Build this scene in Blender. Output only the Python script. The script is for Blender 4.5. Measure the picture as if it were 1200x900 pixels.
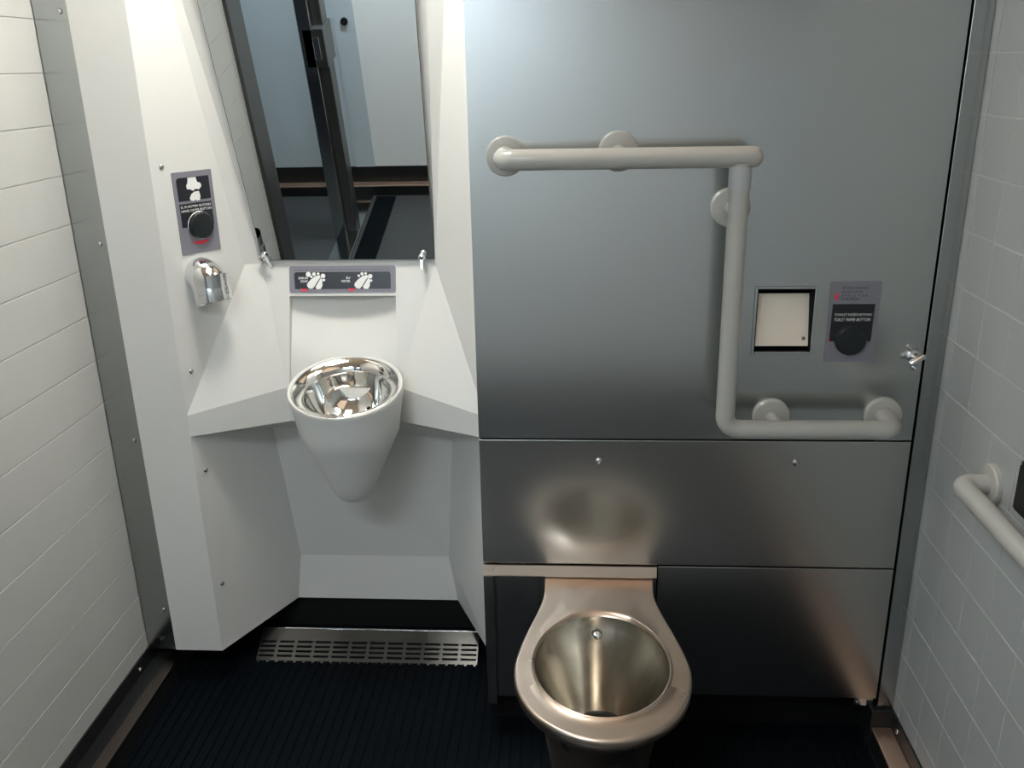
import bpy, bmesh, math, random
from mathutils import Vector, Matrix

# ------------------------------------------------------------------ camera
S = bpy.context.scene
for o in list(bpy.data.objects):
    bpy.data.objects.remove(o)
COL = S.collection
random.seed(7)
FZ = -0.05            # floor level
CZ = 2.15             # ceiling level
LX, RX = -1.13, 0.757  # side walls
FY = -2.27            # wall behind the camera
cam = bpy.data.cameras.new('camera')
cam.sensor_fit = 'HORIZONTAL'
cam.sensor_width = 36.0
cam.lens = 31.74
cam.clip_start = 0.02
co = bpy.data.objects.new('camera', cam)
COL.objects.link(co)
co.matrix_world = Matrix(((0.99785, -0.00148, 0.0655, 0.0),
                          (0.06224, 0.33343, -0.94072, -1.8),
                          (-0.02045, 0.94277, 0.33281, 1.5),
                          (0, 0, 0, 1)))
S.camera = co

# ------------------------------------------------------------------ world, exposure
w = bpy.data.worlds.new('world')
S.world = w
w.use_nodes = True
w.node_tree.nodes['Background'].inputs[0].default_value = (0.75, 0.85, 1.0, 1)
w.node_tree.nodes['Background'].inputs[1].default_value = 0.03
S.view_settings.view_transform = 'Standard'
S.view_settings.look = 'None'
S.view_settings.gamma = 1.0
S.view_settings.use_curve_mapping = False
S.view_settings.exposure = 0.12
LAMP_BASIN = 38.0      # small cool panel over the basin
LAMP_BACK = 66.0       # cool tube near the wall behind the camera
LAMP_WARM = 0.7        # warm luminous ceiling panel
HALL_FILL = 26.0        # added unseen corridor lamp, brightens the end panel


# ------------------------------------------------------------------ materials
def mat(name, col, rough=0.5, metal=0.0, aniso=0.0, spec=0.5, coat=0.0):
    m = bpy.data.materials.new(name)
    m.use_nodes = True
    b = m.node_tree.nodes['Principled BSDF']
    b.inputs['Base Color'].default_value = (*col, 1)
    b.inputs['Roughness'].default_value = rough
    b.inputs['Metallic'].default_value = metal
    b.inputs['Specular IOR Level'].default_value = spec
    b.inputs['Coat Weight'].default_value = coat
    if aniso:
        b.inputs['Anisotropic'].default_value = aniso
        t = m.node_tree.nodes.new('ShaderNodeTangent')
        t.direction_type = 'RADIAL'
        t.axis = 'Z'
        m.node_tree.links.new(t.outputs[0], b.inputs['Tangent'])
    return m


def grain(m, scale, rlo, rhi, bump=0.0, colvar=0.0):
    """noise stretched by scale: streaks the roughness (brushed look) and a little relief"""
    nt = m.node_tree
    b = nt.nodes['Principled BSDF']
    tc = nt.nodes.new('ShaderNodeTexCoord')
    mp = nt.nodes.new('ShaderNodeMapping')
    mp.inputs['Scale'].default_value = scale
    nz = nt.nodes.new('ShaderNodeTexNoise')
    nz.inputs['Scale'].default_value = 1.0
    nz.inputs['Detail'].default_value = 5
    nt.links.new(tc.outputs['Object'], mp.inputs[0])
    nt.links.new(mp.outputs[0], nz.inputs['Vector'])
    mr = nt.nodes.new('ShaderNodeMapRange')
    mr.inputs['From Min'].default_value = 0.3
    mr.inputs['From Max'].default_value = 0.7
    mr.inputs['To Min'].default_value = rlo
    mr.inputs['To Max'].default_value = rhi
    nt.links.new(nz.outputs['Fac'], mr.inputs['Value'])
    nt.links.new(mr.outputs[0], b.inputs['Roughness'])
    if bump:
        bp = nt.nodes.new('ShaderNodeBump')
        bp.inputs['Strength'].default_value = bump
        bp.inputs['Distance'].default_value = 0.001
        nt.links.new(nz.outputs['Fac'], bp.inputs['Height'])
        nt.links.new(bp.outputs[0], b.inputs['Normal'])
    if colvar:
        c = b.inputs['Base Color'].default_value[:3]
        mx = nt.nodes.new('ShaderNodeMix')
        mx.data_type = 'RGBA'
        mx.inputs[6].default_value = (*[v * (1 - colvar) for v in c], 1)
        mx.inputs[7].default_value = (*[min(1, v * (1 + colvar)) for v in c], 1)
        nt.links.new(nz.outputs['Fac'], mx.inputs[0])
        nt.links.new(mx.outputs[2], b.inputs['Base Color'])
    return m


def emis(name, col, strength):
    m = mat(name, col, 0.5)
    b = m.node_tree.nodes['Principled BSDF']
    b.inputs['Emission Color'].default_value = (*col, 1)
    b.inputs['Emission Strength'].default_value = strength
    return m


STEEL = grain(mat('brushed_steel', (0.52, 0.545, 0.55), 0.22, 1.0, 0.25), (2, 2, 900), 0.205, 0.225)
STEEL_LOW = grain(mat('brushed_steel_low', (0.55, 0.55, 0.535), 0.2, 1.0, 0.35), (2, 2, 900), 0.215, 0.235)
TRIM = grain(mat('polished_trim_steel', (0.58, 0.60, 0.60), 0.12, 1.0), (3, 3, 300), 0.10, 0.17)
PAN = grain(mat('pan_steel', (0.58, 0.48, 0.40), 0.32, 1.0), (14, 14, 14), 0.27, 0.37, 0.0, 0.07)  # plain steel; the warm light from above is tinted into the base colour
PANIN = grain(mat('pan_bowl_steel', (0.46, 0.42, 0.36), 0.24, 1.0), (60, 60, 6), 0.19, 0.26)
LEDGE = grain(mat('ledge_steel_warm_light', (0.95, 0.66, 0.50), 0.42, 1.0), (30, 3, 30), 0.38, 0.5)  # steel with the warm ceiling reflection painted into its colour
GRILLE = mat('dull_grille_steel', (0.11, 0.11, 0.105), 0.35, 1.0)
CHROME = mat('chrome', (0.74, 0.75, 0.76), 0.04, 1.0)
SCREW = mat('screw_steel', (0.6, 0.6, 0.6), 0.25, 1.0)
GRP = grain(mat('white_moulding', (0.70, 0.695, 0.665), 0.38), (25, 25, 25), 0.34, 0.42, 0.02)
BARP = mat('cream_coated_bar', (0.43, 0.425, 0.39), 0.28, coat=0.2)
TILE = grain(mat('wall_tile', (0.38, 0.395, 0.385), 0.35), (22, 22, 22), 0.3, 0.45, 0.06, 0.05)
GROUT = mat('tile_grout', (0.49, 0.495, 0.48), 0.6)
PLANK = grain(mat('wall_plank', (0.61, 0.61, 0.585), 0.35), (14, 14, 14), 0.3, 0.45, 0.06, 0.04)
RUBBER = grain(mat('black_rubber', (0.003, 0.005, 0.007), 0.6, spec=0.07), (60, 60, 60), 0.42, 0.6)
FLOORM = grain(mat('dark_floor', (0.062, 0.064, 0.066), 0.45, spec=0.4), (80, 80, 80), 0.32, 0.46)
BASEM = mat('dark_baseboard', (0.014, 0.015, 0.015), 0.4, spec=0.3)
TRIM2 = grain(mat('corner_trim_steel', (0.43, 0.45, 0.45), 0.18, 1.0, 0.3), (2, 2, 900), 0.16, 0.2)
WHITEWALL = grain(mat('white_end_panel', (0.95, 0.97, 0.97), 0.35), (3, 3, 260), 0.3, 0.4, 0.03)
DARK = mat('dark_void', (0.006, 0.006, 0.007), 0.75, spec=0.1)
DARKMET = mat('dark_bronze_frame', (0.10, 0.105, 0.105), 0.35, 0.6)
LIGHTWALL = grain(mat('pale_blue_panel', (0.60, 0.68, 0.73), 0.32), (3, 3, 260), 0.28, 0.38, 0.03)  # pale blue paint stands in for steel reflecting the cool room
CEIL = mat('warm_ceiling', (0.80, 0.62, 0.48), 0.5)
MIRROR = mat('mirror_glass', (0.80, 0.83, 0.82), 0.005, 1.0)
MEDGE = mat('mirror_edge', (0.16, 0.18, 0.17), 0.3, 0.3)
PLATE = mat('grey_label', (0.21, 0.205, 0.24), 0.4)
BLACK = mat('label_black', (0.012, 0.014, 0.02), 0.3)
BTN = mat('button_black', (0.008, 0.012, 0.014), 0.35)
WHITE = mat('print_white', (0.85, 0.85, 0.83), 0.5)
INK = mat('print_dark', (0.04, 0.045, 0.055), 0.5)
RED = mat('print_red', (0.80, 0.035, 0.07), 0.45)
FLAP = grain(mat('flap_steel', (0.90, 0.80, 0.68), 0.4, 0.35), (4, 200, 4), 0.35, 0.5)  # bright warm base stands in for the ceiling reflected in the flap


# ------------------------------------------------------------------ helpers
def link(name, me, m, parent=None, smooth=False):
    o = bpy.data.objects.new(name, me)
    COL.objects.link(o)
    if m is not None and not me.materials:
        me.materials.append(m)
    if smooth:
        for p in me.polygons:
            p.use_smooth = True
    if parent is not None:
        o.parent = parent
    return o


def finish(name, bm, m, parent=None, smooth=False, autosmooth=None):
    me = bpy.data.meshes.new(name)
    bmesh.ops.recalc_face_normals(bm, faces=bm.faces[:])
    if autosmooth is not None:
        for f in bm.faces:
            f.smooth = True
        for e in bm.edges:
            if len(e.link_faces) == 2 and e.calc_face_angle(0) > autosmooth:
                e.smooth = False
    bm.to_mesh(me)
    bm.free()
    return link(name, me, m, parent, smooth)


def pyobj(name, vs, fs, m, parent=None, smooth=False, flip=None):
    me = bpy.data.meshes.new(name)
    me.from_pydata([tuple(v) for v in vs], [], fs)
    me.update()
    return link(name, me, m, parent, smooth)


def add_box(bm, x0, x1, y0, y1, z0, z1, bev=0.0):
    v = [bm.verts.new((x, y, z)) for x in (x0, x1) for y in (y0, y1) for z in (z0, z1)]
    fs = [(0, 1, 3, 2), (4, 6, 7, 5), (0, 4, 5, 1), (2, 3, 7, 6), (0, 2, 6, 4), (1, 5, 7, 3)]
    faces = [bm.faces.new([v[i] for i in f]) for f in fs]
    if bev:
        es = list({e for f in faces for e in f.edges})
        bmesh.ops.bevel(bm, geom=es, offset=bev, segments=2, affect='EDGES', profile=0.5)


def box(name, x0, x1, y0, y1, z0, z1, m, parent=None, bev=0.0):
    bm = bmesh.new()
    add_box(bm, x0, x1, y0, y1, z0, z1, bev)
    return finish(name, bm, m, parent)


def add_rings(bm, rings, cap0=True, cap1=True, closed=True):
    vr = [[bm.verts.new(p) for p in r] for r in rings]
    n = len(vr[0])
    for a, b in zip(vr, vr[1:]):
        for i in range(n if closed else n - 1):
            j = (i + 1) % n
            bm.faces.new((a[i], a[j], b[j], b[i]))
    if cap0:
        bm.faces.new(vr[0][::-1])
    if cap1:
        bm.faces.new(vr[-1])
    return vr


def add_tube(bm, pts, r, seg=20, cap0=True, cap1=True, radii=None):
    pts = [Vector(p) for p in pts]
    rings = []
    prev = None
    for i, p in enumerate(pts):
        if i == 0:
            t = pts[1] - p
        elif i == len(pts) - 1:
            t = p - pts[i - 1]
        else:
            t = (pts[i + 1] - p).normalized() + (p - pts[i - 1]).normalized()
        t.normalize()
        if prev is None:
            a = Vector((0, 0, 1)) if abs(t.z) < 0.9 else Vector((1, 0, 0))
            u = t.cross(a).normalized()
        else:
            u = (prev - t * prev.dot(t)).normalized()
        prev = u
        v = t.cross(u)
        rr = radii[i] if radii else r
        rings.append([p + (u * math.cos(2 * math.pi * k / seg) + v * math.sin(2 * math.pi * k / seg)) * rr for k in range(seg)])
    return add_rings(bm, rings, cap0, cap1)


def arc(c, a, b, n=8):
    """quarter bend from c+a to c+b around centre c"""
    c, a, b = Vector(c), Vector(a), Vector(b)
    return [c + a * math.cos(t) + b * math.sin(t) for t in [math.pi / 2 * i / n for i in range(n + 1)]]


def add_lathe(bm, prof, c, axis, seg=24, cap0=True, cap1=True):
    """prof = list of (radius, distance along axis)"""
    c = Vector(c)
    ax = Vector(axis).normalized()
    a = Vector((0, 0, 1)) if abs(ax.z) < 0.9 else Vector((1, 0, 0))
    u = ax.cross(a).normalized()
    v = ax.cross(u)
    rings = [[c + ax * d + (u * math.cos(2 * math.pi * k / seg) + v * math.sin(2 * math.pi * k / seg)) * max(r, 1e-5)
              for k in range(seg)] for r, d in prof]
    add_rings(bm, rings, cap0, cap1)


def lathe(name, prof, c, axis, m, parent=None, seg=24):
    bm = bmesh.new()
    add_lathe(bm, prof, c, axis, seg)
    return finish(name, bm, m, parent, autosmooth=0.6)


def tag(o, label, cat, group=None):
    o['label'] = label
    o['category'] = cat
    if group:
        o['group'] = group
    return o


def thing(name, label, cat, loc=(0, 0, 0), mtx=None, group=None):
    o = bpy.data.objects.new(name, None)
    COL.objects.link(o)
    o.empty_display_size = 0.05
    if mtx is not None:
        o.matrix_world = mtx
    else:
        o.location = loc
    return tag(o, label, cat, group)


def structure(o):
    o['kind'] = 'structure'
    return o


def sempty(name, loc=(0, 0, 0)):
    o = bpy.data.objects.new(name, None)
    COL.objects.link(o)
    o.location = loc
    return structure(o)


def frame(o, u, v):
    u = Vector(u).normalized()
    v = Vector(v).normalized()
    n = u.cross(v)
    return Matrix(((u.x, v.x, n.x, o[0]), (u.y, v.y, n.y, o[1]), (u.z, v.z, n.z, o[2]), (0, 0, 0, 1)))


def prism(name, poly, z0, z1, m, parent=None):
    """polygon in local XY from z0 to z1"""
    bm = bmesh.new()
    add_rings(bm, [[(x, y, z0) for x, y in poly], [(x, y, z1) for x, y in poly]])
    return finish(name, bm, m, parent)


def rrect(x0, x1, y0, y1, r, n=4):
    pts = []
    for cx, cy, a0 in ((x1 - r, y1 - r, 0), (x0 + r, y1 - r, 90), (x0 + r, y0 + r, 180), (x1 - r, y0 + r, 270)):
        for i in range(n + 1):
            a = math.radians(a0 + 90 * i / n)
            pts.append((cx + r * math.cos(a), cy + r * math.sin(a)))
    return pts


def text(name, s, x, y, width, height, m, parent, z=0.0, shear=0.0, align='LEFT', bold=0.0):
    cu = bpy.data.curves.new('t', 'FONT')
    cu.body = s
    cu.size = 1.0
    cu.shear = shear
    cu.extrude = 0.0
    cu.offset = bold
    cu.resolution_u = 2
    o = bpy.data.objects.new('t', cu)
    COL.objects.link(o)
    bpy.context.view_layer.update()
    dg = bpy.context.evaluated_depsgraph_get()
    me = bpy.data.meshes.new_from_object(o.evaluated_get(dg))
    bpy.data.objects.remove(o)
    xs = [v.co.x for v in me.vertices]
    ys = [v.co.y for v in me.vertices]
    sx = width / (max(xs) - min(xs))
    sy = height / (max(ys) - min(ys))
    for v in me.vertices:
        v.co = ((v.co.x - min(xs)) * sx + x, (v.co.y - min(ys)) * sy + y, z)
    bm = bmesh.new()
    bm.from_mesh(me)
    r = bmesh.ops.extrude_face_region(bm, geom=bm.faces[:])
    for e in r['geom']:
        if isinstance(e, bmesh.types.BMVert):
            e.co.z += 0.0003
    bm.to_mesh(me)
    bm.free()
    me.materials.clear()
    return link(name, me, m, parent)


def copy_part(o, loc, parent):
    c = o.copy()
    COL.objects.link(c)
    c.location = loc
    c.parent = parent
    return c


def screw_mesh():
    bm = bmesh.new()
    add_lathe(bm, [(0.0062, 0.0), (0.0062, 0.0012), (0.0045, 0.0030), (0.0022, 0.0034), (0.0020, 0.0018), (0.0, 0.0018)],
              (0, 0, 0), (0, -1, 0), 16, True, False)
    o = finish('screw', bm, SCREW, None, autosmooth=0.9)
    me = o.data
    bpy.data.objects.remove(o)
    return me


SCREWME = screw_mesh()


def screw(loc, parent, rotz=0.0, rotx=0.0):
    o = bpy.data.objects.new('screw', SCREWME)
    COL.objects.link(o)
    o.parent = parent
    o.location = loc
    o.rotation_euler = (rotx, 0, rotz)
    return o


# ------------------------------------------------------------------ room shell
floor = structure(box('floor', -2.3, RX + 0.05, FY - 0.05, 0.55, FZ - 0.05, FZ, FLOORM))
fm = thing('floor_mat', 'black ribbed rubber floor covering in front of the basin and toilet', 'mat', (-0.18, -0.4, FZ))
box('mat_base', -0.878, 0.887, -0.35, 0.86, 0.0, 0.002, RUBBER, fm)
ribs = bmesh.new()
x = -1.058
while x < 0.70:
    add_box(ribs, x + 0.18, x + 0.193, -0.35, 0.70, 0.002, 0.0055)
    x += 0.025
fr = finish('rib', ribs, RUBBER, fm)
fr['kind'] = 'stuff'
fr['label'] = 'black rubber ribs running toward the back wall'

structure(box('ceiling', -2.3, RX + 0.05, FY - 0.05, 0.55, CZ, CZ + 0.05, CEIL))
structure(box('wall_back', -1.25, RX + 0.05, 0.5, 0.55, FZ, CZ, DARK))

# left wall: long cladding planks on a light backing
ZB = 0.1025
PZ = 0.1078
wl = structure(box('wall_left', LX - 0.06, LX - 0.0014, -0.78, 0.5, FZ, CZ, GROUT))
bm = bmesh.new()
add_box(bm, -0.003, 0.0, -0.48, 0.48, -PZ / 2 + 0.0011, PZ / 2 - 0.0011, 0.0009)
pl = finish('plank', bm, PLANK, wl)
pl.location = (LX, -0.30, ZB + PZ / 2)
k = 1
while ZB + PZ * (k + 1) < CZ + 0.02:
    copy_part(pl, (LX, -0.30, ZB + PZ * (k + 0.5)), wl)
    k += 1
bm = bmesh.new()
add_box(bm, -0.003, 0.0, -0.48, 0.48, 0.052 - ZB, -0.0011, 0.0009)
p0 = finish('plank', bm, PLANK, wl)
p0.location = (LX, -0.30, ZB)

# right wall: square tiles
wr = structure(box('wall_right', RX + 0.0012, RX + 0.06, FY, 0.5, FZ, CZ, GROUT))
TZ0, TP, TY0, TPY = 0.1045, 0.1077, -0.034, 0.105
bm = bmesh.new()
add_box(bm, 0.0, 0.003, -TPY / 2 + 0.0016, TPY / 2 - 0.0016, -TP / 2 + 0.0016, TP / 2 - 0.0016, 0.0009)
tl = finish('tile', bm, TILE, wr)
first = True
rest = bmesh.new()
for j in range(-1, 19):
    for i in range(-1, 21):
        yc = TY0 - TPY * (i + 0.5)
        zc = TZ0 + TP * (j + 0.5)
        h = TP / 2
        if j == -1:
            continue
        if i < 12:
            if first:
                tl.location = (RX, yc, zc)
                first = False
            else:
                copy_part(tl, (RX, yc, zc), wr)
        elif yc > FY + 0.05:
            add_box(rest, RX, RX + 0.003, yc - TPY / 2 + 0.0016, yc + TPY / 2 - 0.0016, zc - h + 0.0016, zc + h - 0.0016)
bm = bmesh.new()
add_box(bm, 0.0, 0.003, -TPY / 2 + 0.0016, TPY / 2 - 0.0016, 0.054 - TZ0, -0.0016, 0.0009)
tb = finish('tile', bm, TILE, wr)
tb.location = (RX, TY0 + TPY * 0.5, TZ0)
for i in range(20):
    copy_part(tb, (RX, TY0 - TPY * (i + 0.5), TZ0), wr)
rt = finish('tile', rest, TILE, wr)
rt['kind'] = 'stuff'

# wall behind the camera and the corridor seen in the mirror
wf = structure(box('wall_front', -1.10, RX, FY - 0.05, FY, 0.10, CZ, WHITEWALL))
box('corner_strip', -1.16, -1.055, FY, FY + 0.006, 0.10, CZ, LIGHTWALL, wf)
lathe('lock_knob', [(0.018, 0), (0.018, 0.012), (0.0, 0.014)], (-1.105, FY + 0.006, 0.86), (0, 1, 0), BASEM, wf, 20)
structure(box('wall_far', -2.25, -1.10, FY - 0.05, FY, 0.10, CZ, LIGHTWALL))
structure(box('wall_corridor', -2.3, -2.25, FY, 0.5, FZ, CZ, LIGHTWALL))


# baseboards: dark face, ledge tinted with warm ceiling light, dark toe
def baseboard(name, axis, a0, a1, wallc, sgn, l0=0.004, l1=0.050, lm=None):
    r = sempty(name)

    def bx(nm, d0, d1, z0, z1, m, bev=0.001):
        lo, hi = sorted((wallc + sgn * d0, wallc + sgn * d1))
        if axis == 'Y':
            return box(nm, lo, hi, a0, a1, z0, z1, m, r, bev)
        return box(nm, a0, a1, lo, hi, z0, z1, m, r, bev)
    bx('face_strip', -0.003, 0.004, 0.008, 0.054 if axis == 'Y' else 0.10, BASEM)
    if l0 > 0.01:
        bx('ledge_back', 0.004, l0, 0.004, 0.0115, BASEM)
    bx('ledge', l0, l1, 0.004, 0.011, lm or LEDGE)
    bx('toe_strip', 0.004, l1 - 0.001, FZ, 0.004, BASEM)
    return r


LEDGE2 = grain(mat('ledge_steel_shaded', (0.20, 0.165, 0.14), 0.35, 1.0), (30, 3, 30), 0.3, 0.4)  # same ledge steel, its colour darkened for the shaded left side
bl = baseboard('baseboard_left', 'Y', -0.78, 0.45, LX, 1, 0.040, 0.072, LEDGE2)
br = baseboard('baseboard_right', 'Y', FY, -0.014, RX, -1, 0.005, 0.049)
baseboard('baseboard_front', 'X', -2.25, RX - 0.06, FY, 1)
box('corner_block', RX - 0.052, RX + 0.001, -0.0135, 0.06, FZ, 0.054, BASEM, br)
screw((LX + 0.0045, 0.115, 0.028), bl, math.pi / 2)
screw((RX - 0.0045, -0.05, 0.030), br, -math.pi / 2)

# doorway in the left wall (seen only in the mirror)
d1 = sempty('door_1', (LX, -1.3, FZ))
box('jamb', -0.08, 0.012, 0.385, 0.52, 0.0, CZ - FZ, DARKMET, d1, 0.004)
box('post_frame', -0.06, 0.0, -0.505, -0.45, 0.0, CZ - FZ, TRIM, d1, 0.004)
box('doorpost', -0.03, 0.04, -0.60, -0.505, 0.0, CZ - FZ, DARKMET, d1, 0.005)
box('sill', -0.05, 0.055, -0.95, 0.385, 0.0, 0.012, TRIM, d1, 0.003)
lk = box('latch', -0.045, 0.05, -0.61, -0.45, 0.86, 1.03, DARKMET, d1, 0.004)
box('latch_bolt', 0.0, 0.03, -0.452, -0.435, 0.90, 1.0, CHROME, lk, 0.003)
# black strip on the floor beside the sill
box('floor_strip', -1.055, -0.95, -2.20, -1.305, FZ + 0.0, FZ + 0.0075, RUBBER, floor)

# corner trims
t1 = structure(box('trim_1', LX + 0.001, -1.0, 0.181, 0.19, 0.045, CZ, TRIM2, None, 0.001))
for z in (1.626, 1.136, 0.651, 0.167):
    screw((-1.071, 0.181, z), t1)
t2 = structure(box('trim_2', 0.7185, RX - 0.0005, -0.002, 0.012, 0.056, CZ, TRIM2, None, 0.0015))

# ------------------------------------------------------------------ ceiling lamps


def lamp(name, label, x0, x1, y0, y1, col, st, th=0.03, grp=None):
    t = thing(name, label, 'lamp', ((x0 + x1) / 2, (y0 + y1) / 2, CZ))
    hx, hy = (x1 - x0) / 2, (y1 - y0) / 2
    bm = bmesh.new()
    e = 0.018
    for a in ((-hx - e, -hx, -hy - e, hy + e), (hx, hx + e, -hy - e, hy + e), (-hx, hx, -hy - e, -hy), (-hx, hx, hy, hy + e)):
        add_box(bm, *a, -th, 0.0)
    finish('lamp_frame', bm, TRIM, t)
    box('diffuser', -hx, hx, -hy, hy, -th * 0.7, -0.001, emis(name + '_glow', col, st), t)
    return t


lamp('ceiling_lamp', 'small cool white square ceiling lamp above the washbasin', -0.72, -0.38, -0.17, 0.09, (1.0, 0.97, 0.90), LAMP_BASIN)
lamp('ceiling_lamp', 'long cool ceiling lamp near the wall behind the viewer', -1.05, -0.35, -1.90, -1.76, (0.83, 0.93, 1.0), LAMP_BACK)
lamp('ceiling_lamp', 'wide warm luminous ceiling panel above the toilet side', -0.2, 0.6, -1.5, -0.25, (1.0, 0.76, 0.56), LAMP_WARM)
lamp('ceiling_lamp', 'added unseen lamp brightening the corridor panel beyond the doorway', -2.0, -1.5, -2.15, -2.0, (0.8, 0.92, 1.0), HALL_FILL)

# ------------------------------------------------------------------ steel cabinet (toilet side)
SL, SR = -0.200, 0.7142
cab = thing('toilet_cabinet', 'brushed stainless steel panelled cabinet behind the toilet', 'cabinet', (SL, 0.0, FZ))
cab_off = Vector((-SL, 0, -FZ))


def cbox(name, x0, x1, y0, y1, z0, z1, m, bev=0.0012, parent=None):
    return box(name, x0 - SL, x1 - SL, y0, y1, z0 - FZ, z1 - FZ, m, cab, bev)


# upper panel with the dispenser opening
HX0, HX1, HZ0, HZ1 = 0.374, 0.487, 0.935, 1.066
bm = bmesh.new()
for a in ((SL, HX0, 0.739, CZ), (HX1, SR, 0.739, CZ), (HX0, HX1, 0.739, HZ0), (HX0, HX1, HZ1, CZ)):
    add_box(bm, a[0] - SL, a[1] - SL, 0.0, 0.004, a[2] - FZ, a[3] - FZ)
bmesh.ops.remove_doubles(bm, verts=bm.verts[:], dist=1e-5)
finish('upper_panel', bm, STEEL, cab)
cbox('middle_panel', SL, SR, -0.0015, 0.004, 0.4315, 0.7355, STEEL_LOW, 0.0012)
cbox('lower_panel', 0.196, SR, -0.0015, 0.004, 0.082, 0.428, STEEL_LOW, 0.0012)
# folded header above the pan and the left edge strip
bm = bmesh.new()
prof = [(0.0, 0.4275), (-0.004, 0.4270), (-0.0115, 0.4035), (-0.0105, 0.4012), (0.0, 0.4012), (0.02, 0.4012), (0.02, 0.4275)]
add_rings(bm, [[(xx - SL, y, z - FZ) for y, z in prof] for xx in (SL + 0.001, 0.193)])
finish('header_strip', bm, PAN, cab)
cbox('edge_strip', SL, -0.176, -0.008, 0.02, 0.046, 0.4008, STEEL_LOW, 0.0015)
cbox('recess_panel', -0.176, 0.196, 0.016, 0.02, 0.050, 0.395, STEEL_LOW, 0.001)
cbox('side_panel', SL, SL + 0.003, 0.004, 0.49, 0.046, CZ, STEEL, 0.0)
cbox('kick_board', SL, SR, 0.06, 0.07, FZ, 0.08, DARK, 0.0)
cbox('back_board', SL + 0.003, SR, 0.21, 0.22, 0.05, CZ, DARK, 0.0)
bk = cbox('bracket', 0.667, 0.712, 0.008, 0.014, 0.054, 0.082, TRIM, 0.001)
for zz in (0.064, 0.074):
    screw((0.675 - SL, 0.008, zz - FZ), bk).scale = (0.6, 0.6, 0.6)
for xx in (0.060, 0.479):
    s = screw((xx - SL, -0.0015, 0.687 - FZ), cab)
    s.scale = (1.25, 1.25, 1.25)
    s['label'] = 'small lock screw on the middle panel'

# paper dispenser
dsp = thing('paper_dispenser', 'recessed toilet paper dispenser with bright tilted flap in steel panel', 'dispenser', (0.4305, 0.0, 1.0))
bm = bmesh.new()
fx, fz0, fz1 = 0.0565, HZ0 - 1.0, HZ1 - 1.0
e = 0.006
for a in ((-fx - e, -fx, fz0 - e, fz1 + e), (fx, fx + e, fz0 - e, fz1 + e), (-fx, fx, fz0 - e, fz0), (-fx, fx, fz1, fz1 + e)):
    add_box(bm, a[0], a[1], -0.003, 0.03, a[2], a[3], 0.001)
finish('opening_frame', bm, STEEL, dsp)
bm = bmesh.new()
for a in ((-fx, -fx + 0.002, 0.0, 0.16, fz0, fz1), (fx - 0.002, fx, 0.0, 0.16, fz0, fz1), (-fx, fx, 0.158, 0.16, fz0, fz1),
          (-fx, fx, 0.0, 0.16, fz0, fz0 + 0.002), (-fx, fx, 0.0, 0.16, fz1 - 0.002, fz1)):
    add_box(bm, *a)
finish('housing', bm, DARK, dsp)
bm = bmesh.new()
fl = [(-fx + 0.003, 0.006, fz0 + 0.010), (fx - 0.003, 0.006, fz0 + 0.010), (fx - 0.003, 0.030, fz1 - 0.016), (-fx + 0.003, 0.030, fz1 - 0.016)]
add_rings(bm, [[Vector(p) for p in fl], [Vector(p) + Vector((0, 0.002, -0.001)) for p in fl]])
flo = finish('flap', bm, FLAP, dsp)
lathe('flap_stud', [(0.004, 0), (0.004, 0.003), (0.001, 0.005)], (fx - 0.013, 0.012, fz0 + 0.024), (0, -0.9, 0.4), CHROME, flo, 12)

# button plate beside the dispenser
bp = thing('paper_button_plate', 'grey label plate with round black button right of the paper dispenser', 'button plate',
           mtx=frame((0.566, -0.0002, 0.997), (1, 0, 0), (0, 0, 1)))
prism('label_plate', rrect(-0.050, 0.050, -0.084, 0.084, 0.003), 0.0, 0.0015, PLATE, bp)
prism('black_field', [(-0.043, -0.040), (0.040, -0.040), (0.041, 0.038), (-0.042, 0.038)], 0.0015, 0.002, BLACK, bp)
text('lettering', 'TUVALET KA\u011eIDI BUTONU', -0.037, 0.0135, 0.074, 0.0068, WHITE, bp, 0.002, 0.25, bold=0.003)
text('lettering', 'TOILET PAPER BUTTON', -0.037, 0.0025, 0.072, 0.0062, WHITE, bp, 0.002, 0.25, bold=0.003)
for s, xx, yy, ww in (('BUTONA BASINCA', -0.027, 0.0685, 0.051), ('KA\u011eIT GEL\u0130R', -0.027, 0.061, 0.040),
                      ('P R E S S  F O R', -0.027, 0.0525, 0.051), ('PAPER', -0.027, 0.0455, 0.035)):
    text('lettering', s, xx, yy, ww, 0.0052, INK, bp, 0.0015, 0.25)
prism('red_mark', [(-0.0315, 0.062), (-0.0385, 0.058), (-0.041, 0.053), (-0.0385, 0.048), (-0.0315, 0.0445), (-0.0335, 0.050), (-0.0355, 0.053), (-0.0335, 0.057)], 0.0015, 0.0019, RED, bp)
prism('red_mark', [(-0.045, -0.036), (-0.0425, -0.031), (-0.0425, -0.041)], 0.0015, 0.0022, RED, bp)


def button(c, r, parent):
    return lathe('button', [(r * 1.04, 0.001), (r * 1.04, 0.004), (r, 0.005), (r, 0.011), (r * 0.94, 0.0135), (r * 0.6, 0.0145), (0.0, 0.0147)],
                 (c[0], c[1], 0), (0, 0, 1), BTN, parent, 40)


b1 = button((-0.001, -0.037), 0.030, bp)

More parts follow.
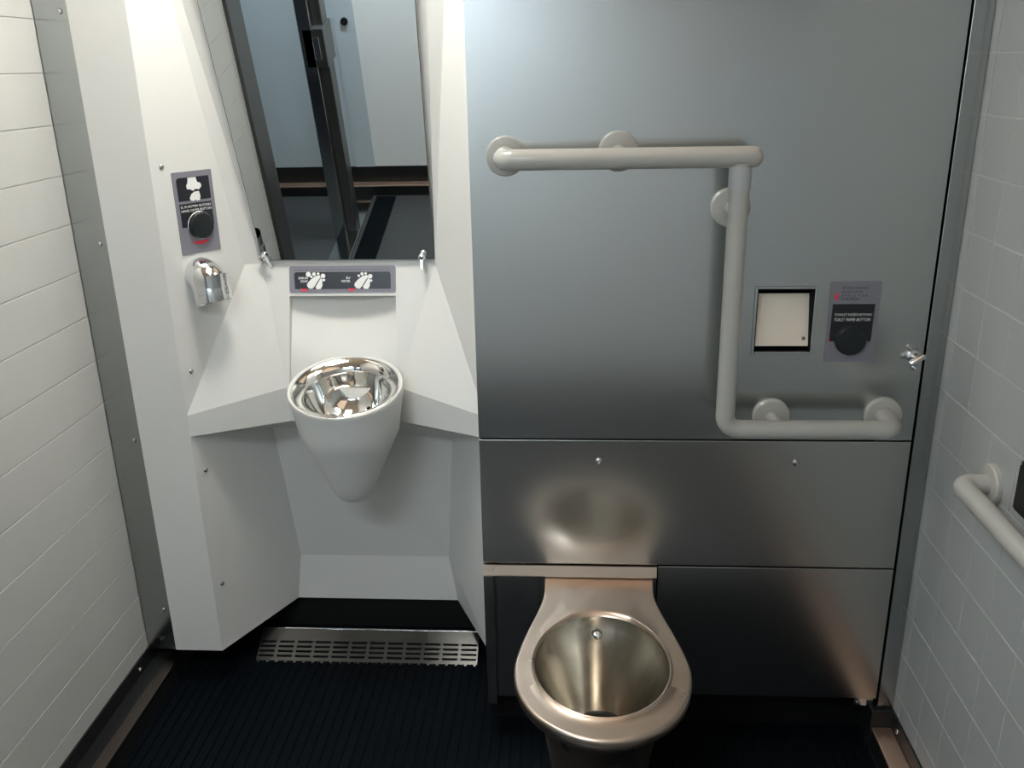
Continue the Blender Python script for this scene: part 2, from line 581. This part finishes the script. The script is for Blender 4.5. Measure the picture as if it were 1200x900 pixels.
# lock at the right edge of the steel
lk = thing('panel_lock', 'small chrome thumb latch at the right edge of the upper steel panel', 'latch', (0.695, 0.0, 0.924))
lathe('rose', [(0.014, 0), (0.014, 0.004), (0.011, 0.006), (0.0, 0.006)], (0, 0, 0), (0, -1, 0), CHROME, lk, 24)
lathe('spindle', [(0.006, 0.004), (0.006, 0.020), (0.0, 0.021)], (0, 0, 0), (0, -1, 0), CHROME, lk, 16)
bm = bmesh.new()
add_box(bm, -0.018, 0.018, -0.030, -0.018, -0.0055, 0.0055, 0.004)
bmesh.ops.rotate(bm, verts=bm.verts[:], cent=(0, 0, 0), matrix=Matrix.Rotation(math.radians(-32), 3, 'Y'))
finish('thumb_turn', bm, CHROME, lk, autosmooth=0.9)
lathe('stud', [(0.005, 0), (0.005, 0.006), (0.002, 0.010), (0.0, 0.0105)], (-0.010, 0, 0.020), (0, -1, 0), CHROME, lk, 14)
lathe('stud', [(0.004, 0), (0.004, 0.012), (0.002, 0.016), (0.0, 0.0165)], (0.002, 0, -0.022), (0, -1, 0), CHROME, lk, 14)

# ------------------------------------------------------------------ grab rails
R = 0.0195
OFF = -0.085
gr = thing('grab_rail', 'cream angled grab rail with level top arm, drop post and low arm on steel panel', 'grab rail', (-0.128, 0.0, 1.34))
o0 = Vector((-0.128, 0, 1.34))


def L(x, y, z):
    return Vector((x, y, z)) - o0


ZT, ZL2, XV = 1.334, 0.797, 0.309
bm = bmesh.new()
b = 0.026
pts = [L(-0.128, 0.0, ZT), L(-0.128, OFF + b, ZT)]
pts += arc(L(-0.128 + b, OFF + b, ZT), (-b, 0, 0), (0, -b, 0), 8)[1:]
pts += [L(0.33, OFF, ZT)]
cap = [(R * math.cos(a), R * math.sin(a)) for a in [math.radians(q) for q in (15, 30, 45, 60, 75, 86)]]
radii = [R] * len(pts) + [c for c, s in cap]
pts += [L(0.33 + s, OFF, ZT) for c, s in cap]
add_tube(bm, pts, R, 24, radii=radii)
finish('upper_arm', bm, BARP, gr, autosmooth=0.9)
bm = bmesh.new()
bb = 0.030
pts = [L(XV, OFF, ZT - 0.012), L(XV, OFF, ZL2 + bb)]
pts += arc(L(XV + bb, OFF, ZL2 + bb), (-bb, 0, 0), (0, 0, -bb), 8)[1:]
pts += [L(0.648 - b, OFF, ZL2)]
pts += arc(L(0.648 - b, OFF + b, ZL2), (0, -b, 0), (b, 0, 0), 8)[1:]
pts += [L(0.648, 0.0, ZL2)]
add_tube(bm, pts, R * 0.97, 24)
finish('drop_post', bm, BARP, gr, autosmooth=0.9)
bm = bmesh.new()
add_tube(bm, [L(XV, OFF, ZT - 0.018), L(XV, OFF, ZT - 0.058)], R * 1.06, 24)
sl = finish('joint_sleeve', bm, mat('sleeve_grey', (0.42, 0.44, 0.44), 0.3), gr, autosmooth=0.9)
sl['label'] = 'greyer sleeve where the post meets the top arm'
FL = [(-0.128, ZT), (0.090, ZT + 0.006), (XV, 1.230), (0.419, ZL2 - 0.004), (0.648, ZL2)]
for i, (xx, zz) in enumerate(FL):
    lathe('flange', [(0.0385, 0.0), (0.0385, 0.007), (0.036, 0.0105), (0.024, 0.012), (0.0225, 0.012)], L(xx, 0, zz), (0, -1, 0), BARP, gr, 40)
    if i in (1, 2, 3):
        bm = bmesh.new()
        add_tube(bm, [L(xx, -0.008, zz), L(xx, OFF, zz - (0.006 if i == 1 else -0.004 if i == 3 else 0))], 0.0135, 20)
        finish('standoff', bm, BARP, gr, autosmooth=0.9)
# right wall rail
gw = thing('grab_rail', 'short cream grab rail on the tiled right wall, running out of frame', 'grab rail', (RX, -0.28, 0.772))
ax = -0.058
bm = bmesh.new()
b = 0.022
pts = [Vector((0, 0, 0)), Vector((ax + b, 0, 0))] + arc((ax + b, -b, 0), (0, b, 0), (-b, 0, 0), 8)[1:]
pts += [Vector((ax, -0.60 + b, 0))] + arc((ax + b, -0.60 + b, 0), (-b, 0, 0), (0, -b, 0), 8)[1:] + [Vector((0, -0.60, 0))]
add_tube(bm, pts, 0.0185, 24)
finish('rail_bar', bm, BARP, gw, autosmooth=0.9)
for yy in (0, -0.60):
    lathe('flange', [(0.0385, 0.0), (0.0385, 0.008), (0.036, 0.0115), (0.024, 0.013)], (0, yy, 0), (-1, 0, 0), BARP, gw, 40)
# dark call box beside it
cb = thing('call_box', 'dark box on the right tiled wall, cut by the photo edge', 'box', (RX, -0.40, 0.83))
box('box_body', -0.022, 0.0, -0.08, 0.0, -0.045, 0.045, BLACK, cb, 0.003)
box('box_cover', -0.026, -0.022, -0.074, -0.006, -0.038, 0.038, BASEM, cb, 0.001)

# ------------------------------------------------------------------ toilet pan
tp = thing('toilet_bowl', 'stainless steel toilet bowl with wide flat rim below the steel panels', 'toilet', (0.06, 0.0, FZ))
PO = Vector((0.06, 0, FZ))
ZR = 0.40
key = [(0.121, 0.010), (0.120, -0.075), (0.131, -0.140), (0.149, -0.210), (0.165, -0.285), (0.170, -0.350), (0.156, -0.418),
       (0.120, -0.478), (0.064, -0.520), (0.0, -0.534)]
key = [(-xx, yy) for xx, yy in key][::-1][1:]
keyR = [(0.127, 0.010), (0.122, -0.075), (0.132, -0.140), (0.149, -0.210), (0.165, -0.285), (0.170, -0.350), (0.156, -0.418),
        (0.120, -0.478), (0.064, -0.520), (0.0, -0.534)]
chain = keyR + key          # right back -> front -> left back


def catmull(P, n):
    out = []
    for i in range(len(P) - 1):
        p0 = P[max(i - 1, 0)]
        p1, p2 = P[i], P[i + 1]
        p3 = P[min(i + 2, len(P) - 1)]
        for k in range(n):
            t = k / n
            out.append(tuple(0.5 * (2 * p1[c] + (p2[c] - p0[c]) * t + (2 * p0[c] - 5 * p1[c] + 4 * p2[c] - p3[c]) * t * t
                                    + (-p0[c] + 3 * p1[c] - 3 * p2[c] + p3[c]) * t ** 3) for c in (0, 1)))
    out.append(P[-1])
    return out


outl = catmull(chain, 6)
nb = 12
for k in range(1, nb):
    t = k / nb
    outl.append((-0.121 + t * 0.248, 0.010))
HC = (0.0, -0.312)
HA, HB = 0.1305, 0.160


def inner(p, a, bq, c):
    ang = math.atan2((p[1] - c[1]) / bq, (p[0] - c[0]) / a)
    return (c[0] + a * math.cos(ang), c[1] + bq * math.sin(ang))


def ring2(pts2, z):
    return [(xx, yy, z - FZ) for xx, yy in pts2]


def toward(pts2, c, f):
    return [(c[0] + (xx - c[0]) * f, c[1] + (yy - c[1]) * f) for xx, yy in pts2]


def blend(A, B, t):
    return [(a[0] + (c[0] - a[0]) * t, a[1] + (c[1] - a[1]) * t) for a, c in zip(A, B)]


hole = [inner(p, HA, HB, HC) for p in outl]
cc = (0.0, -0.30)
foot = [inner(p, 0.10, 0.13, (0.0, -0.20)) for p in outl]
body = [inner(p, 0.135, 0.165, (0.0, -0.28)) for p in outl]
bm = bmesh.new()
rings = [ring2(foot, FZ), ring2(toward(foot, (0, -0.2), 0.99), FZ + 0.02), ring2(blend(foot, body, 0.10), 0.06),
         ring2(blend(foot, body, 0.55), 0.20), ring2(blend(body, foot, 0.08), 0.32), ring2(toward(outl, cc, 0.93), 0.366),
         ring2(toward(outl, cc, 0.975), 0.372), ring2(toward(outl, cc, 0.996), 0.380), ring2(outl, 0.3895),
         ring2(toward(outl, cc, 0.997), 0.3960), ring2(toward(outl, cc, 0.988), 0.3992), ring2(toward(outl, cc, 0.976), ZR), ring2(toward(outl, cc, 0.965), ZR),
         ring2(blend(outl, hole, 0.5), ZR - 0.001), ring2(blend(outl, hole, 0.84), ZR - 0.001), ring2(blend(outl, hole, 0.88), ZR + 0.001), ring2(blend(outl, hole, 0.93), ZR + 0.0022),
         ring2(blend(outl, hole, 0.97), ZR + 0.001), ring2(hole, ZR - 0.006)]
add_rings(bm, rings, True, False)
finish('pan_shell', bm, PAN, tp, autosmooth=0.8)
bm = bmesh.new()
thr = [inner(p, 0.058, 0.060, (0.0, -0.285)) for p in outl]
rings = [ring2(hole, ZR - 0.006), ring2(toward(hole, HC, 0.985), ZR - 0.016), ring2(blend(hole, thr, 0.12), ZR - 0.032),
         ring2(blend(hole, thr, 0.55), 0.295), ring2(blend(hole, thr, 0.93), 0.222), ring2(thr, 0.212)]
add_rings(bm, rings, False, False)
finish('inner_bowl', bm, PANIN, tp, autosmooth=0.8)
bm = bmesh.new()
rings = [ring2(thr, 0.212), ring2(toward(thr, (0, -0.285), 0.95), 0.204), ring2(toward(thr, (0, -0.285), 0.85), 0.10), ring2(toward(thr, (0, -0.285), 0.1), 0.09)]
add_rings(bm, rings, False, True)
finish('outlet', bm, grain(mat('outlet_dark_steel', (0.22, 0.22, 0.20), 0.35, 1.0), (30, 30, 30), 0.3, 0.45), tp, autosmooth=0.6)
nz = lathe('spray_nozzle', [(0.009, 0.0), (0.009, 0.004), (0.007, 0.007), (0.004, 0.008), (0.003, 0.006), (0.0, 0.006)], (-0.004, -0.1745, 0.363 - FZ), (0, -0.75, 0.45), CHROME, tp, 20)

# ------------------------------------------------------------------ washbasin moulding
wb = thing('washbasin_unit', 'white moulded washbasin unit with faceted shelf between left wall and steel', 'washbasin', (-0.565, 0.165, FZ))
WO = Vector((-0.565, 0.165, FZ))


def WL(p):
    return Vector(p) - WO


Y0 = 0.165
zt = CZ - 0.002
V = {
    'FLt': (-1.046, Y0, zt), 'FLb': (-1.046, Y0, 0.055), 'FRt': (-0.92, Y0, zt), 'FRb': (-0.92, Y0, 0.055),
    'LLu': (-0.92, Y0, 0.723), 'LLl': (-0.92, Y0, 0.668),
    'ApL': (-0.796, 0.331, 1.055), 'ApLt': (-0.9085, 0.181, zt),
    'ApR': (-0.328, 0.335, 1.059), 'ApRt': (-0.2155, 0.182, zt),
    'RRt': (-0.2025, Y0, zt), 'RRu': (-0.2025, Y0, 0.723), 'RRl': (-0.2025, Y0, 0.668), 'RRb': (-0.2025, Y0, 0.052),
    'TL': (-0.757, 0.352, 1.052), 'TR': (-0.331, 0.352, 1.052),
    'BL': (-0.706, 0.2705, 0.757), 'BR': (-0.421, 0.2705, 0.757),
    'CLl': (-0.703, 0.272, 0.668), 'CRl': (-0.424, 0.272, 0.668),
    'bTL': (-0.797, 0.396, 0.601), 'bTR': (-0.312, 0.376, 0.58), 'bBL': (-0.774, 0.439, 0.187), 'bBR': (-0.346, 0.439, 0.187),
    'sL': (-0.787, 0.415, 0.060), 'sR': (-0.323, 0.415, 0.060),
    'MTL': (-0.9085, 0.181, zt), 'MTR': (-0.2155, 0.182, zt),
    # mirror recess back line
    'mBL': (-0.757, 0.352, 1.060), 'mBR': (-0.331, 0.352, 1.060), 'mTL': (-0.846, 0.178, zt), 'mTR': (-0.286, 0.178, zt),
    'FLtb': (-1.046, 0.18, zt), 'FLbb': (-1.046, 0.18, 0.055), 'FRbb': (-0.92, 0.18, 0.055),
}
NZT = 0.975
nx0, nx1 = -0.693, -0.4285


def cp(x, z):     # a point on the centre panel plane
    return (x, 0.352 - (1.052 - z) * 0.276, z)


V['nTL'] = cp(nx0, NZT)
V['nTR'] = cp(nx1, NZT)
V['nBL'] = cp(nx0 - 0.004, 0.757)
V['nBR'] = cp(nx1 + 0.004, 0.757)
V['cTL'] = cp(nx0, 1.052)
V['cTR'] = cp(nx1, 1.052)
F = [('FLt', 'FRt', 'LLu', 'LLl', 'FRb', 'FLb'), ('FLtb', 'FLt', 'FLb', 'FLbb'), ('FLb', 'FRb', 'FRbb', 'FLbb'),
     ('FRt', 'ApLt', 'ApL', 'LLu'), ('ApRt', 'RRt', 'RRu', 'ApR'),
     ('ApLt', 'mTL', 'mBL', 'ApL'), ('mTR', 'ApRt', 'ApR', 'mBR'), ('mTL', 'mTR', 'mBR', 'mBL'),
     ('ApL', 'mBL', 'TL'), ('mBR', 'ApR', 'TR'), ('mBL', 'mBR', 'TR', 'cTR', 'cTL', 'TL'),
     ('ApL', 'TL', 'BL', 'LLu'), ('TR', 'ApR', 'RRu', 'BR'),
     ('TL', 'cTL', 'nTL', 'nBL', 'BL'), ('cTR', 'TR', 'BR', 'nBR', 'nTR'), ('cTL', 'cTR', 'nTR', 'nTL'),
     ('LLu', 'BL', 'CLl', 'LLl'), ('BR', 'RRu', 'RRl', 'CRl'), ('BL', 'BR', 'CRl', 'CLl'),
     ('LLl', 'CLl', 'bTL'), ('CLl', 'CRl', 'bTR', 'bTL'), ('CRl', 'RRl', 'bTR'),
     ('LLl', 'bTL', 'bBL', 'sL', 'FRb'), ('bTR', 'RRl', 'RRb', 'sR', 'bBR'), ('bTL', 'bTR', 'bBR', 'bBL'), ('bBL', 'bBR', 'sR', 'sL')]
bm = bmesh.new()
bv = {}


def gv(n):
    p = tuple(round(q, 5) for q in WL(V[n]))
    if p not in bv:
        bv[p] = bm.verts.new(p)
    return bv[p]


for f in F:
    vs = []
    for n in f:
        q = gv(n)
        if q not in vs:
            vs.append(q)
    if len(vs) > 2:
        try:
            bm.faces.new(vs)
        except ValueError:
            pass
# remove the strip of panel hidden behind the basin between lip corners
bmesh.ops.bevel(bm, geom=[e for e in bm.edges if len(e.link_faces) == 2 and e.calc_face_angle(0) > 0.25], offset=0.004, segments=3,
                affect='EDGES', profile=0.5, clamp_overlap=True)
finish('moulded_panel', bm, GRP, wb)

# concave splash niche above the basin
bm = bmesh.new()
NS, NZ = 24, 8
rows = []
ztop, zbot = NZT, 0.742
front = []
for k in range(NZ + 1):
    t = k / NZ
    z = ztop + (zbot - ztop) * t
    r = []
    for i in range(NS + 1):
        s = -1 + 2 * i / NS
        xa, xb = nx0 - 0.004 * t, nx1 + 0.004 * t
        xx = (xa + xb) / 2 + s * (xb - xa) / 2
        yf = cp(xx, z)[1]
        q = min(1.0, (ztop - z) / 0.135)
        dep = (0.014 + 0.030 * (1 - s * s)) * (1 - q ** 1.4) + 0.010
        r.append(WL((xx, yf + dep, z)))
    rows.append(r)
top = [WL((nx0 + (nx1 - nx0) * i / NS, cp(0, ztop)[1], ztop)) for i in range(NS + 1)]
add_rings(bm, [top] + rows, False, False, closed=False)
for idx, sx in ((0, nx0), (NS, nx1)):
    fr_ = []
    for k in range(NZ + 1):
        t = k / NZ
        z = ztop + (zbot - ztop) * t
        xx = (nx0 - 0.004 * t) if idx == 0 else (nx1 + 0.004 * t)
        fr_.append((WL(cp(xx, z)), rows[k][idx]))
    vs = [(bm.verts.new(a), bm.verts.new(c)) for a, c in fr_]
    for (a, c), (d, e) in zip(vs, vs[1:]):
        bm.faces.new((a, c, e, d))
finish('splash_niche', bm, GRP, wb, autosmooth=0.7)

# basin body and steel bowl
RC = Vector((-0.534, 0.185, 0.792))
tilt = math.radians(17)
un = Vector((0, -math.sin(tilt), math.cos(tilt)))     # rim normal, leaning to the viewer
ux = Vector((1, 0, 0))
uy = un.cross(ux)                                     # toward the wall, rising
NB = 64


def brim(a, bq, h, c=RC):
    return [WL(c + ux * a * math.cos(2 * math.pi * i / NB) + uy * bq * math.sin(2 * math.pi * i / NB) + un * h) for i in range(NB)]


def flat(c, a, bq):
    c = Vector(c)
    return [WL(c + Vector((a * math.cos(2 * math.pi * i / NB), bq * math.sin(2 * math.pi * i / NB), 0))) for i in range(NB)]


def mixr(A, B, t):
    return [a * (1 - t) + c * t for a, c in zip(A, B)]


RA, RB = 0.1375, 0.128
bm = bmesh.new()
tip = (-0.545, 0.215, 0.0)
shape = [(0.482, 0.014, 0.214), (0.484, 0.026, 0.213), (0.490, 0.037, 0.212), (0.502, 0.046, 0.21), (0.525, 0.057, 0.208), (0.56, 0.071, 0.205),
         (0.60, 0.087, 0.202), (0.64, 0.104, 0.198), (0.675, 0.119, 0.194)]
rings = [flat((-0.543 + 0.009 * (z - 0.48) / 0.2, yc, z), r, r * 0.95) for z, r, yc in shape]
up = brim(RA * 0.985, RB * 0.985, -0.022)
rings += [mixr(rings[-1], up, 0.5), up, brim(RA, RB, -0.008), brim(RA * 0.998, RB * 0.998, -0.002), brim(RA * 0.988, RB * 0.988, 0.001),
          brim(RA * 0.955, RB * 0.955, 0.0), brim(RA * 0.94, RB * 0.94, -0.003)]
add_rings(bm, rings, True, False)
finish('basin', bm, GRP, wb, autosmooth=0.9)
bm = bmesh.new()
prof = [(0.945, -0.002), (0.93, 0.0005), (0.90, 0.0), (0.80, -0.008), (0.74, -0.014), (0.715, -0.020), (0.69, -0.034), (0.62, -0.062), (0.50, -0.085),
        (0.35, -0.101), (0.18, -0.109), (0.10, -0.110)]
add_rings(bm, [brim(RA * f, RB * f, h) for f, h in prof], False, True)
sb = finish('steel_bowl', bm, mat('polished_bowl', (0.74, 0.73, 0.70), 0.06, 1.0), wb, smooth=True)
sb['label'] = 'shiny steel bowl set in the white basin'
bm = bmesh.new()
add_rings(bm, [brim(0.014, 0.014, -0.1095), brim(0.014, 0.014, -0.1075), brim(0.010, 0.010, -0.1068), brim(0.006, 0.006, -0.109)], False, True)
finish('drain', bm, SCREW, sb, autosmooth=0.7)
lathe('overflow_hole', [(0.004, 0), (0.004, 0.002), (0, 0.002)], WL(RC + ux * 0.055 + uy * -0.03 + un * -0.086), (-0.3, -0.1, 0.9), DARK, sb, 12)
for xx, yy, z in ((-0.911, 0.0, 1.304), (-0.911, 0.0, 0.828), (-0.908, 0.0, 0.570), (-0.903, 0.0, 0.247)):
    o = screw(WL((-0.904, 0.1865, z)), wb, math.atan2(0.8, 0.6))
# small screws on the right return edge
for z in (0.79, 0.72):
    s = screw(WL((-0.2105, 0.1755, z)), wb, -math.atan2(0.8, 0.6))
    s.scale = (0.6, 0.6, 0.6)

# ------------------------------------------------------------------ mirror
TM = math.radians(9.5)
mr = thing('mirror', 'frameless tilted mirror above the washbasin', 'mirror',
           mtx=frame((-0.542, 0.342, 1.062), (1, 0, 0), (0, -math.sin(TM), math.cos(TM))))
H = 0.74
MW = [(-0.213, 0.0), (0.213, 0.0), (0.213, H), (-0.268, H)]
prism('backing', MW, -0.005, -0.0005, MEDGE, mr)
gl = [(-0.2115, 0.0015), (0.2115, 0.0015), (0.2115, H - 0.002), (-0.2665, H - 0.002)]
prism('mirror_glass', gl, -0.0005, 0.0, MIRROR, mr)
for xx, rz in ((-0.209, 25), (0.183, 0)):
    c = lathe('clip', [(0.007, 0.0), (0.007, 0.006), (0.0085, 0.008), (0.0085, 0.014), (0.005, 0.018), (0.0, 0.019)], (xx, 0.010, 0.0), (0, 0, 1), CHROME, mr, 18)
    bm = bmesh.new()
    add_box(bm, -0.0045, 0.0045, -0.030, 0.006, 0.008, 0.011, 0.001)
    pn = finish('clip_tab', bm, CHROME, c)
    pn.location = (xx, 0.008, 0.006)
    pn.rotation_euler = (math.radians(-20), math.radians(rz * 2.5), math.radians(rz * 0.4))

# ------------------------------------------------------------------ basin button panel
PV = (0, 0.276, 1.0)
sp = thing('basin_button_panel', 'grey and black sensor label strip for soap and water under the mirror', 'button panel',
           mtx=frame(tuple(Vector(cp(-0.560, 1.014)) + Vector((0, -0.0005, 0))), (1, 0, 0), PV))
prism('label_plate', rrect(-0.132, 0.132, -0.0325, 0.0325, 0.006), 0.0, 0.0015, PLATE, sp)
prism('black_field', [(-0.118, -0.0235), (0.120, -0.0235), (0.120, 0.012), (0.117, 0.018), (-0.116, 0.018), (-0.120, 0.013)], 0.0015, 0.002, BLACK, sp)
text('lettering', 'SABUN', -0.109, 0.0005, 0.023, 0.0060, WHITE, sp, 0.002, bold=0.015)
text('lettering', 'SOAP', -0.104, -0.0075, 0.018, 0.0060, WHITE, sp, 0.002, bold=0.015)
text('lettering', 'SU', 0.0095, 0.0005, 0.010, 0.0060, WHITE, sp, 0.002, bold=0.015)
text('lettering', 'WATER', -0.0025, -0.0075, 0.022, 0.0060, WHITE, sp, 0.002, bold=0.015)
text('lettering', 'SABUN VE SU \u0130\u00c7\u0130N ELLER\u0130N\u0130Z\u0130 TUTUNUZ', -0.119, 0.0215, 0.237, 0.0038, INK, sp, 0.0015)


def disc(c, r, n=20):
    return [(c[0] + r * math.cos(2 * math.pi * i / n), c[1] + r * math.sin(2 * math.pi * i / n)) for i in range(n)]


def hands(x0):
    P = lambda pts: [(x0 + a, b_) for a, b_ in pts]
    prism('hand_symbol', P([(-0.004, -0.010), (0.004, -0.001), (0.016, 0.008), (0.026, 0.0105), (0.030, 0.006), (0.022, -0.004), (0.014, -0.017), (0.008, -0.023), (0.000, -0.022), (-0.005, -0.015)]), 0.002, 0.0025, WHITE, sp)
    prism('hand_symbol', P([(0.0305, 0.004), (0.0335, -0.001), (0.0335, -0.016), (0.029, -0.0235), (0.0185, -0.0235), (0.0165, -0.018), (0.024, -0.006)]), 0.002, 0.0026, WHITE, sp)
    prism('red_mark', P([(-0.021, -0.0205), (-0.0155, -0.0235), (-0.0115, -0.0225), (-0.008, -0.0235), (-0.0035, -0.0205), (-0.006, -0.027), (-0.0115, -0.0305), (-0.018, -0.027)]), 0.002, 0.0026, RED, sp)
    return x0


a = hands(-0.083)
for cx, cy, r in ((-0.001, 0.0125, 0.0062), (0.013, 0.0130, 0.0045), (0.0235, 0.0140, 0.0032), (0.0355, 0.0085, 0.0056), (0.0065, 0.0065, 0.0030), (0.0375, -0.0015, 0.0033)):
    prism('bubble_symbol', disc((a + cx, cy), r), 0.002, 0.0027, WHITE, sp)
a = hands(0.035)
for cx, cy, r in ((0.0145, 0.0130, 0.0040), (0.0235, 0.0140, 0.0030), (0.0345, 0.0070, 0.0056), (0.0065, 0.0085, 0.0032), (0.0365, -0.0035, 0.0033)):
    prism('drop_symbol', disc((a + cx, cy), r), 0.002, 0.0027, WHITE, sp)

# ------------------------------------------------------------------ hand dryer: button plate and chrome nozzle on the angled facet
AU = (0.6, 0.8, 0)
dp = thing('dryer_button_plate', 'upright grey label plate with round black button left of the mirror', 'button plate',
           mtx=frame(tuple(Vector((-0.862, 0.2425, 1.196)) + Vector((0.8, -0.6, 0)) * 0.0002), AU, (0, 0, 1)))
prism('label_plate', rrect(-0.050, 0.050, -0.093, 0.093, 0.002), 0.0, 0.0015, PLATE, dp)
prism('black_field', [(-0.041, 0.028), (0.041, 0.028), (0.041, 0.080), (-0.036, 0.080), (-0.041, 0.075)], 0.0015, 0.002, BLACK, dp)
prism('black_field', [(-0.041, -0.031), (-0.024, -0.031), (-0.024, -0.036), (0.024, -0.036), (0.024, -0.031), (0.041, -0.031), (0.041, 0.022), (-0.041, 0.022)], 0.0015, 0.002, BLACK, dp)
text('lettering', 'EL KURUTMA BUTONU', -0.038, 0.0120, 0.076, 0.0056, WHITE, dp, 0.002, bold=0.004)
text('lettering', 'HAND DRYER BUTTON', -0.038, 0.0030, 0.076, 0.0056, WHITE, dp, 0.002, bold=0.004)
cl = [(-0.012, 0.079), (0.008, 0.079), (0.010, 0.068), (0.018, 0.065), (0.020, 0.058), (0.013, 0.051), (0.004, 0.053), (-0.002, 0.049), (-0.010, 0.053), (-0.017, 0.054), (-0.018, 0.062), (-0.014, 0.067)]
prism('air_symbol', cl, 0.002, 0.0025, WHITE, dp)
prism('hand_symbol', [(0.001, 0.047), (0.012, 0.047), (0.014, 0.036), (0.012, 0.027), (0.004, 0.026), (0.001, 0.029), (-0.004, 0.026), (-0.011, 0.028), (-0.013, 0.033), (-0.008, 0.042)], 0.002, 0.0026, WHITE, dp)
lathe('button_ring', [(0.0325, 0.001), (0.0325, 0.004), (0.031, 0.005), (0.030, 0.003)], (0.004, -0.030, 0), (0, 0, 1), SCREW, dp, 40)
button((0.004, -0.030), 0.030, dp)
prism('red_mark', [(-0.022, -0.0655), (0.025, -0.0655), (0.014, -0.0715), (0.003, -0.0745), (-0.010, -0.0720)], 0.0015, 0.002, RED, dp)

dn = thing('dryer_nozzle', 'polished chrome hand dryer spout under the dryer button plate', 'dryer',
           mtx=frame((-0.868, 0.2348, 1.052), AU, (0, 0, 1)))
NR = 0.042
bm = bmesh.new()
pts = [Vector((0, 0, -0.008)), Vector((0, 0, -0.003))] + arc((0, -0.043, -0.003), (0, 0.043, 0), (0, 0, 0.043), 10)[1:]
pts += [Vector((0, -0.046, 0.040)), Vector((0, -0.058, 0.040))]
rg = add_tube(bm, pts, NR, 32, True, False)
rin = []
for v in rg[-1]:
    v.co.y += 0.3 * (v.co.z - 0.040) - 0.003
for scale_, dy in ((0.93, 0.0), (0.93, 0.06)):
    rin.append([bm.verts.new((v.co.x * scale_, v.co.y + dy, 0.040 + (v.co.z - 0.040) * scale_)) for v in rg[-1]])
for A_, B_ in ((rg[-1], rin[0]), (rin[0], rin[1])):
    for i in range(32):
        bm.faces.new((A_[i], A_[(i + 1) % 32], B_[(i + 1) % 32], B_[i]))
finish('spout', bm, CHROME, dn, autosmooth=0.9)
bm = bmesh.new()
add_lathe(bm, [(0.038, 0.0), (0.038, 0.001), (0.0, 0.001)], (0, -0.030, 0.040), (0, -1, 0.5), 24)
finish('spout_opening', bm, DARK, dn)

# ------------------------------------------------------------------ ventilation grille under the basin
GV = Vector((0, math.cos(math.radians(30)), math.sin(math.radians(30))))
gt = thing('vent_grille', 'slotted metal vent grille on the floor below the washbasin', 'grille',
           mtx=frame((-0.565, 0.262, FZ + 0.006), (1, 0, 0), tuple(GV)))
bm = bmesh.new()
NCOL, PITCH, SW = 12, 0.0515, 0.043
GH = 0.098
xs0 = -NCOL * PITCH / 2
rowz = [0.010, 0.024, 0.038, 0.052]
SH = 0.0065
ed = [0.0]
for r_ in rowz:
    ed += [r_, r_ + SH]
ed += [GH - 0.004]
for i in range(len(ed) - 1):
    if i % 2 == 0:      # full-width bar between slot rows
        add_box(bm, xs0, -xs0, ed[i], ed[i + 1], -0.003, 0.0)
    else:
        add_box(bm, xs0, xs0 + 0.004, ed[i], ed[i + 1], -0.003, 0.0)
        for c in range(1, NCOL):
            add_box(bm, xs0 + c * PITCH - (PITCH - SW) / 2, xs0 + c * PITCH + (PITCH - SW) / 2, ed[i], ed[i + 1], -0.003, 0.0)
        add_box(bm, -xs0 - 0.004, -xs0, ed[i], ed[i + 1], -0.003, 0.0)
finish('slotted_plate', bm, GRILLE, gt)
box('top_lip', xs0, -xs0, GH - 0.004, GH, -0.012, 0.002, TRIM, gt, 0.001)
box('grille_backing', xs0, -xs0, 0.004, GH - 0.006, -0.010, -0.006, DARK, gt)
bm = bmesh.new()
n = 48
for i in range(n):
    xx = xs0 + (i + 0.2) * (-2 * xs0) / n
    add_box(bm, xx, xx + 0.007, -0.005, 0.0, -0.003, 0.0)
te = finish('edge_tooth', bm, GRILLE, gt)
te['kind'] = 'stuff'
# dark strip standing in for the shade in the gap behind the grille
ds = thing('gap_shade', 'dark strip standing for the shaded gap behind the vent grille under the basin', 'gap_strip', (-0.565, 0.44, FZ))
box('shade_strip', -0.30, 0.30, 0.0, 0.05, 0.0, 0.115, BASEM, ds, 0.002)
box('bright_edge', -0.30, 0.30, -0.004, 0.0, 0.105, 0.113, TRIM, ds, 0.001)
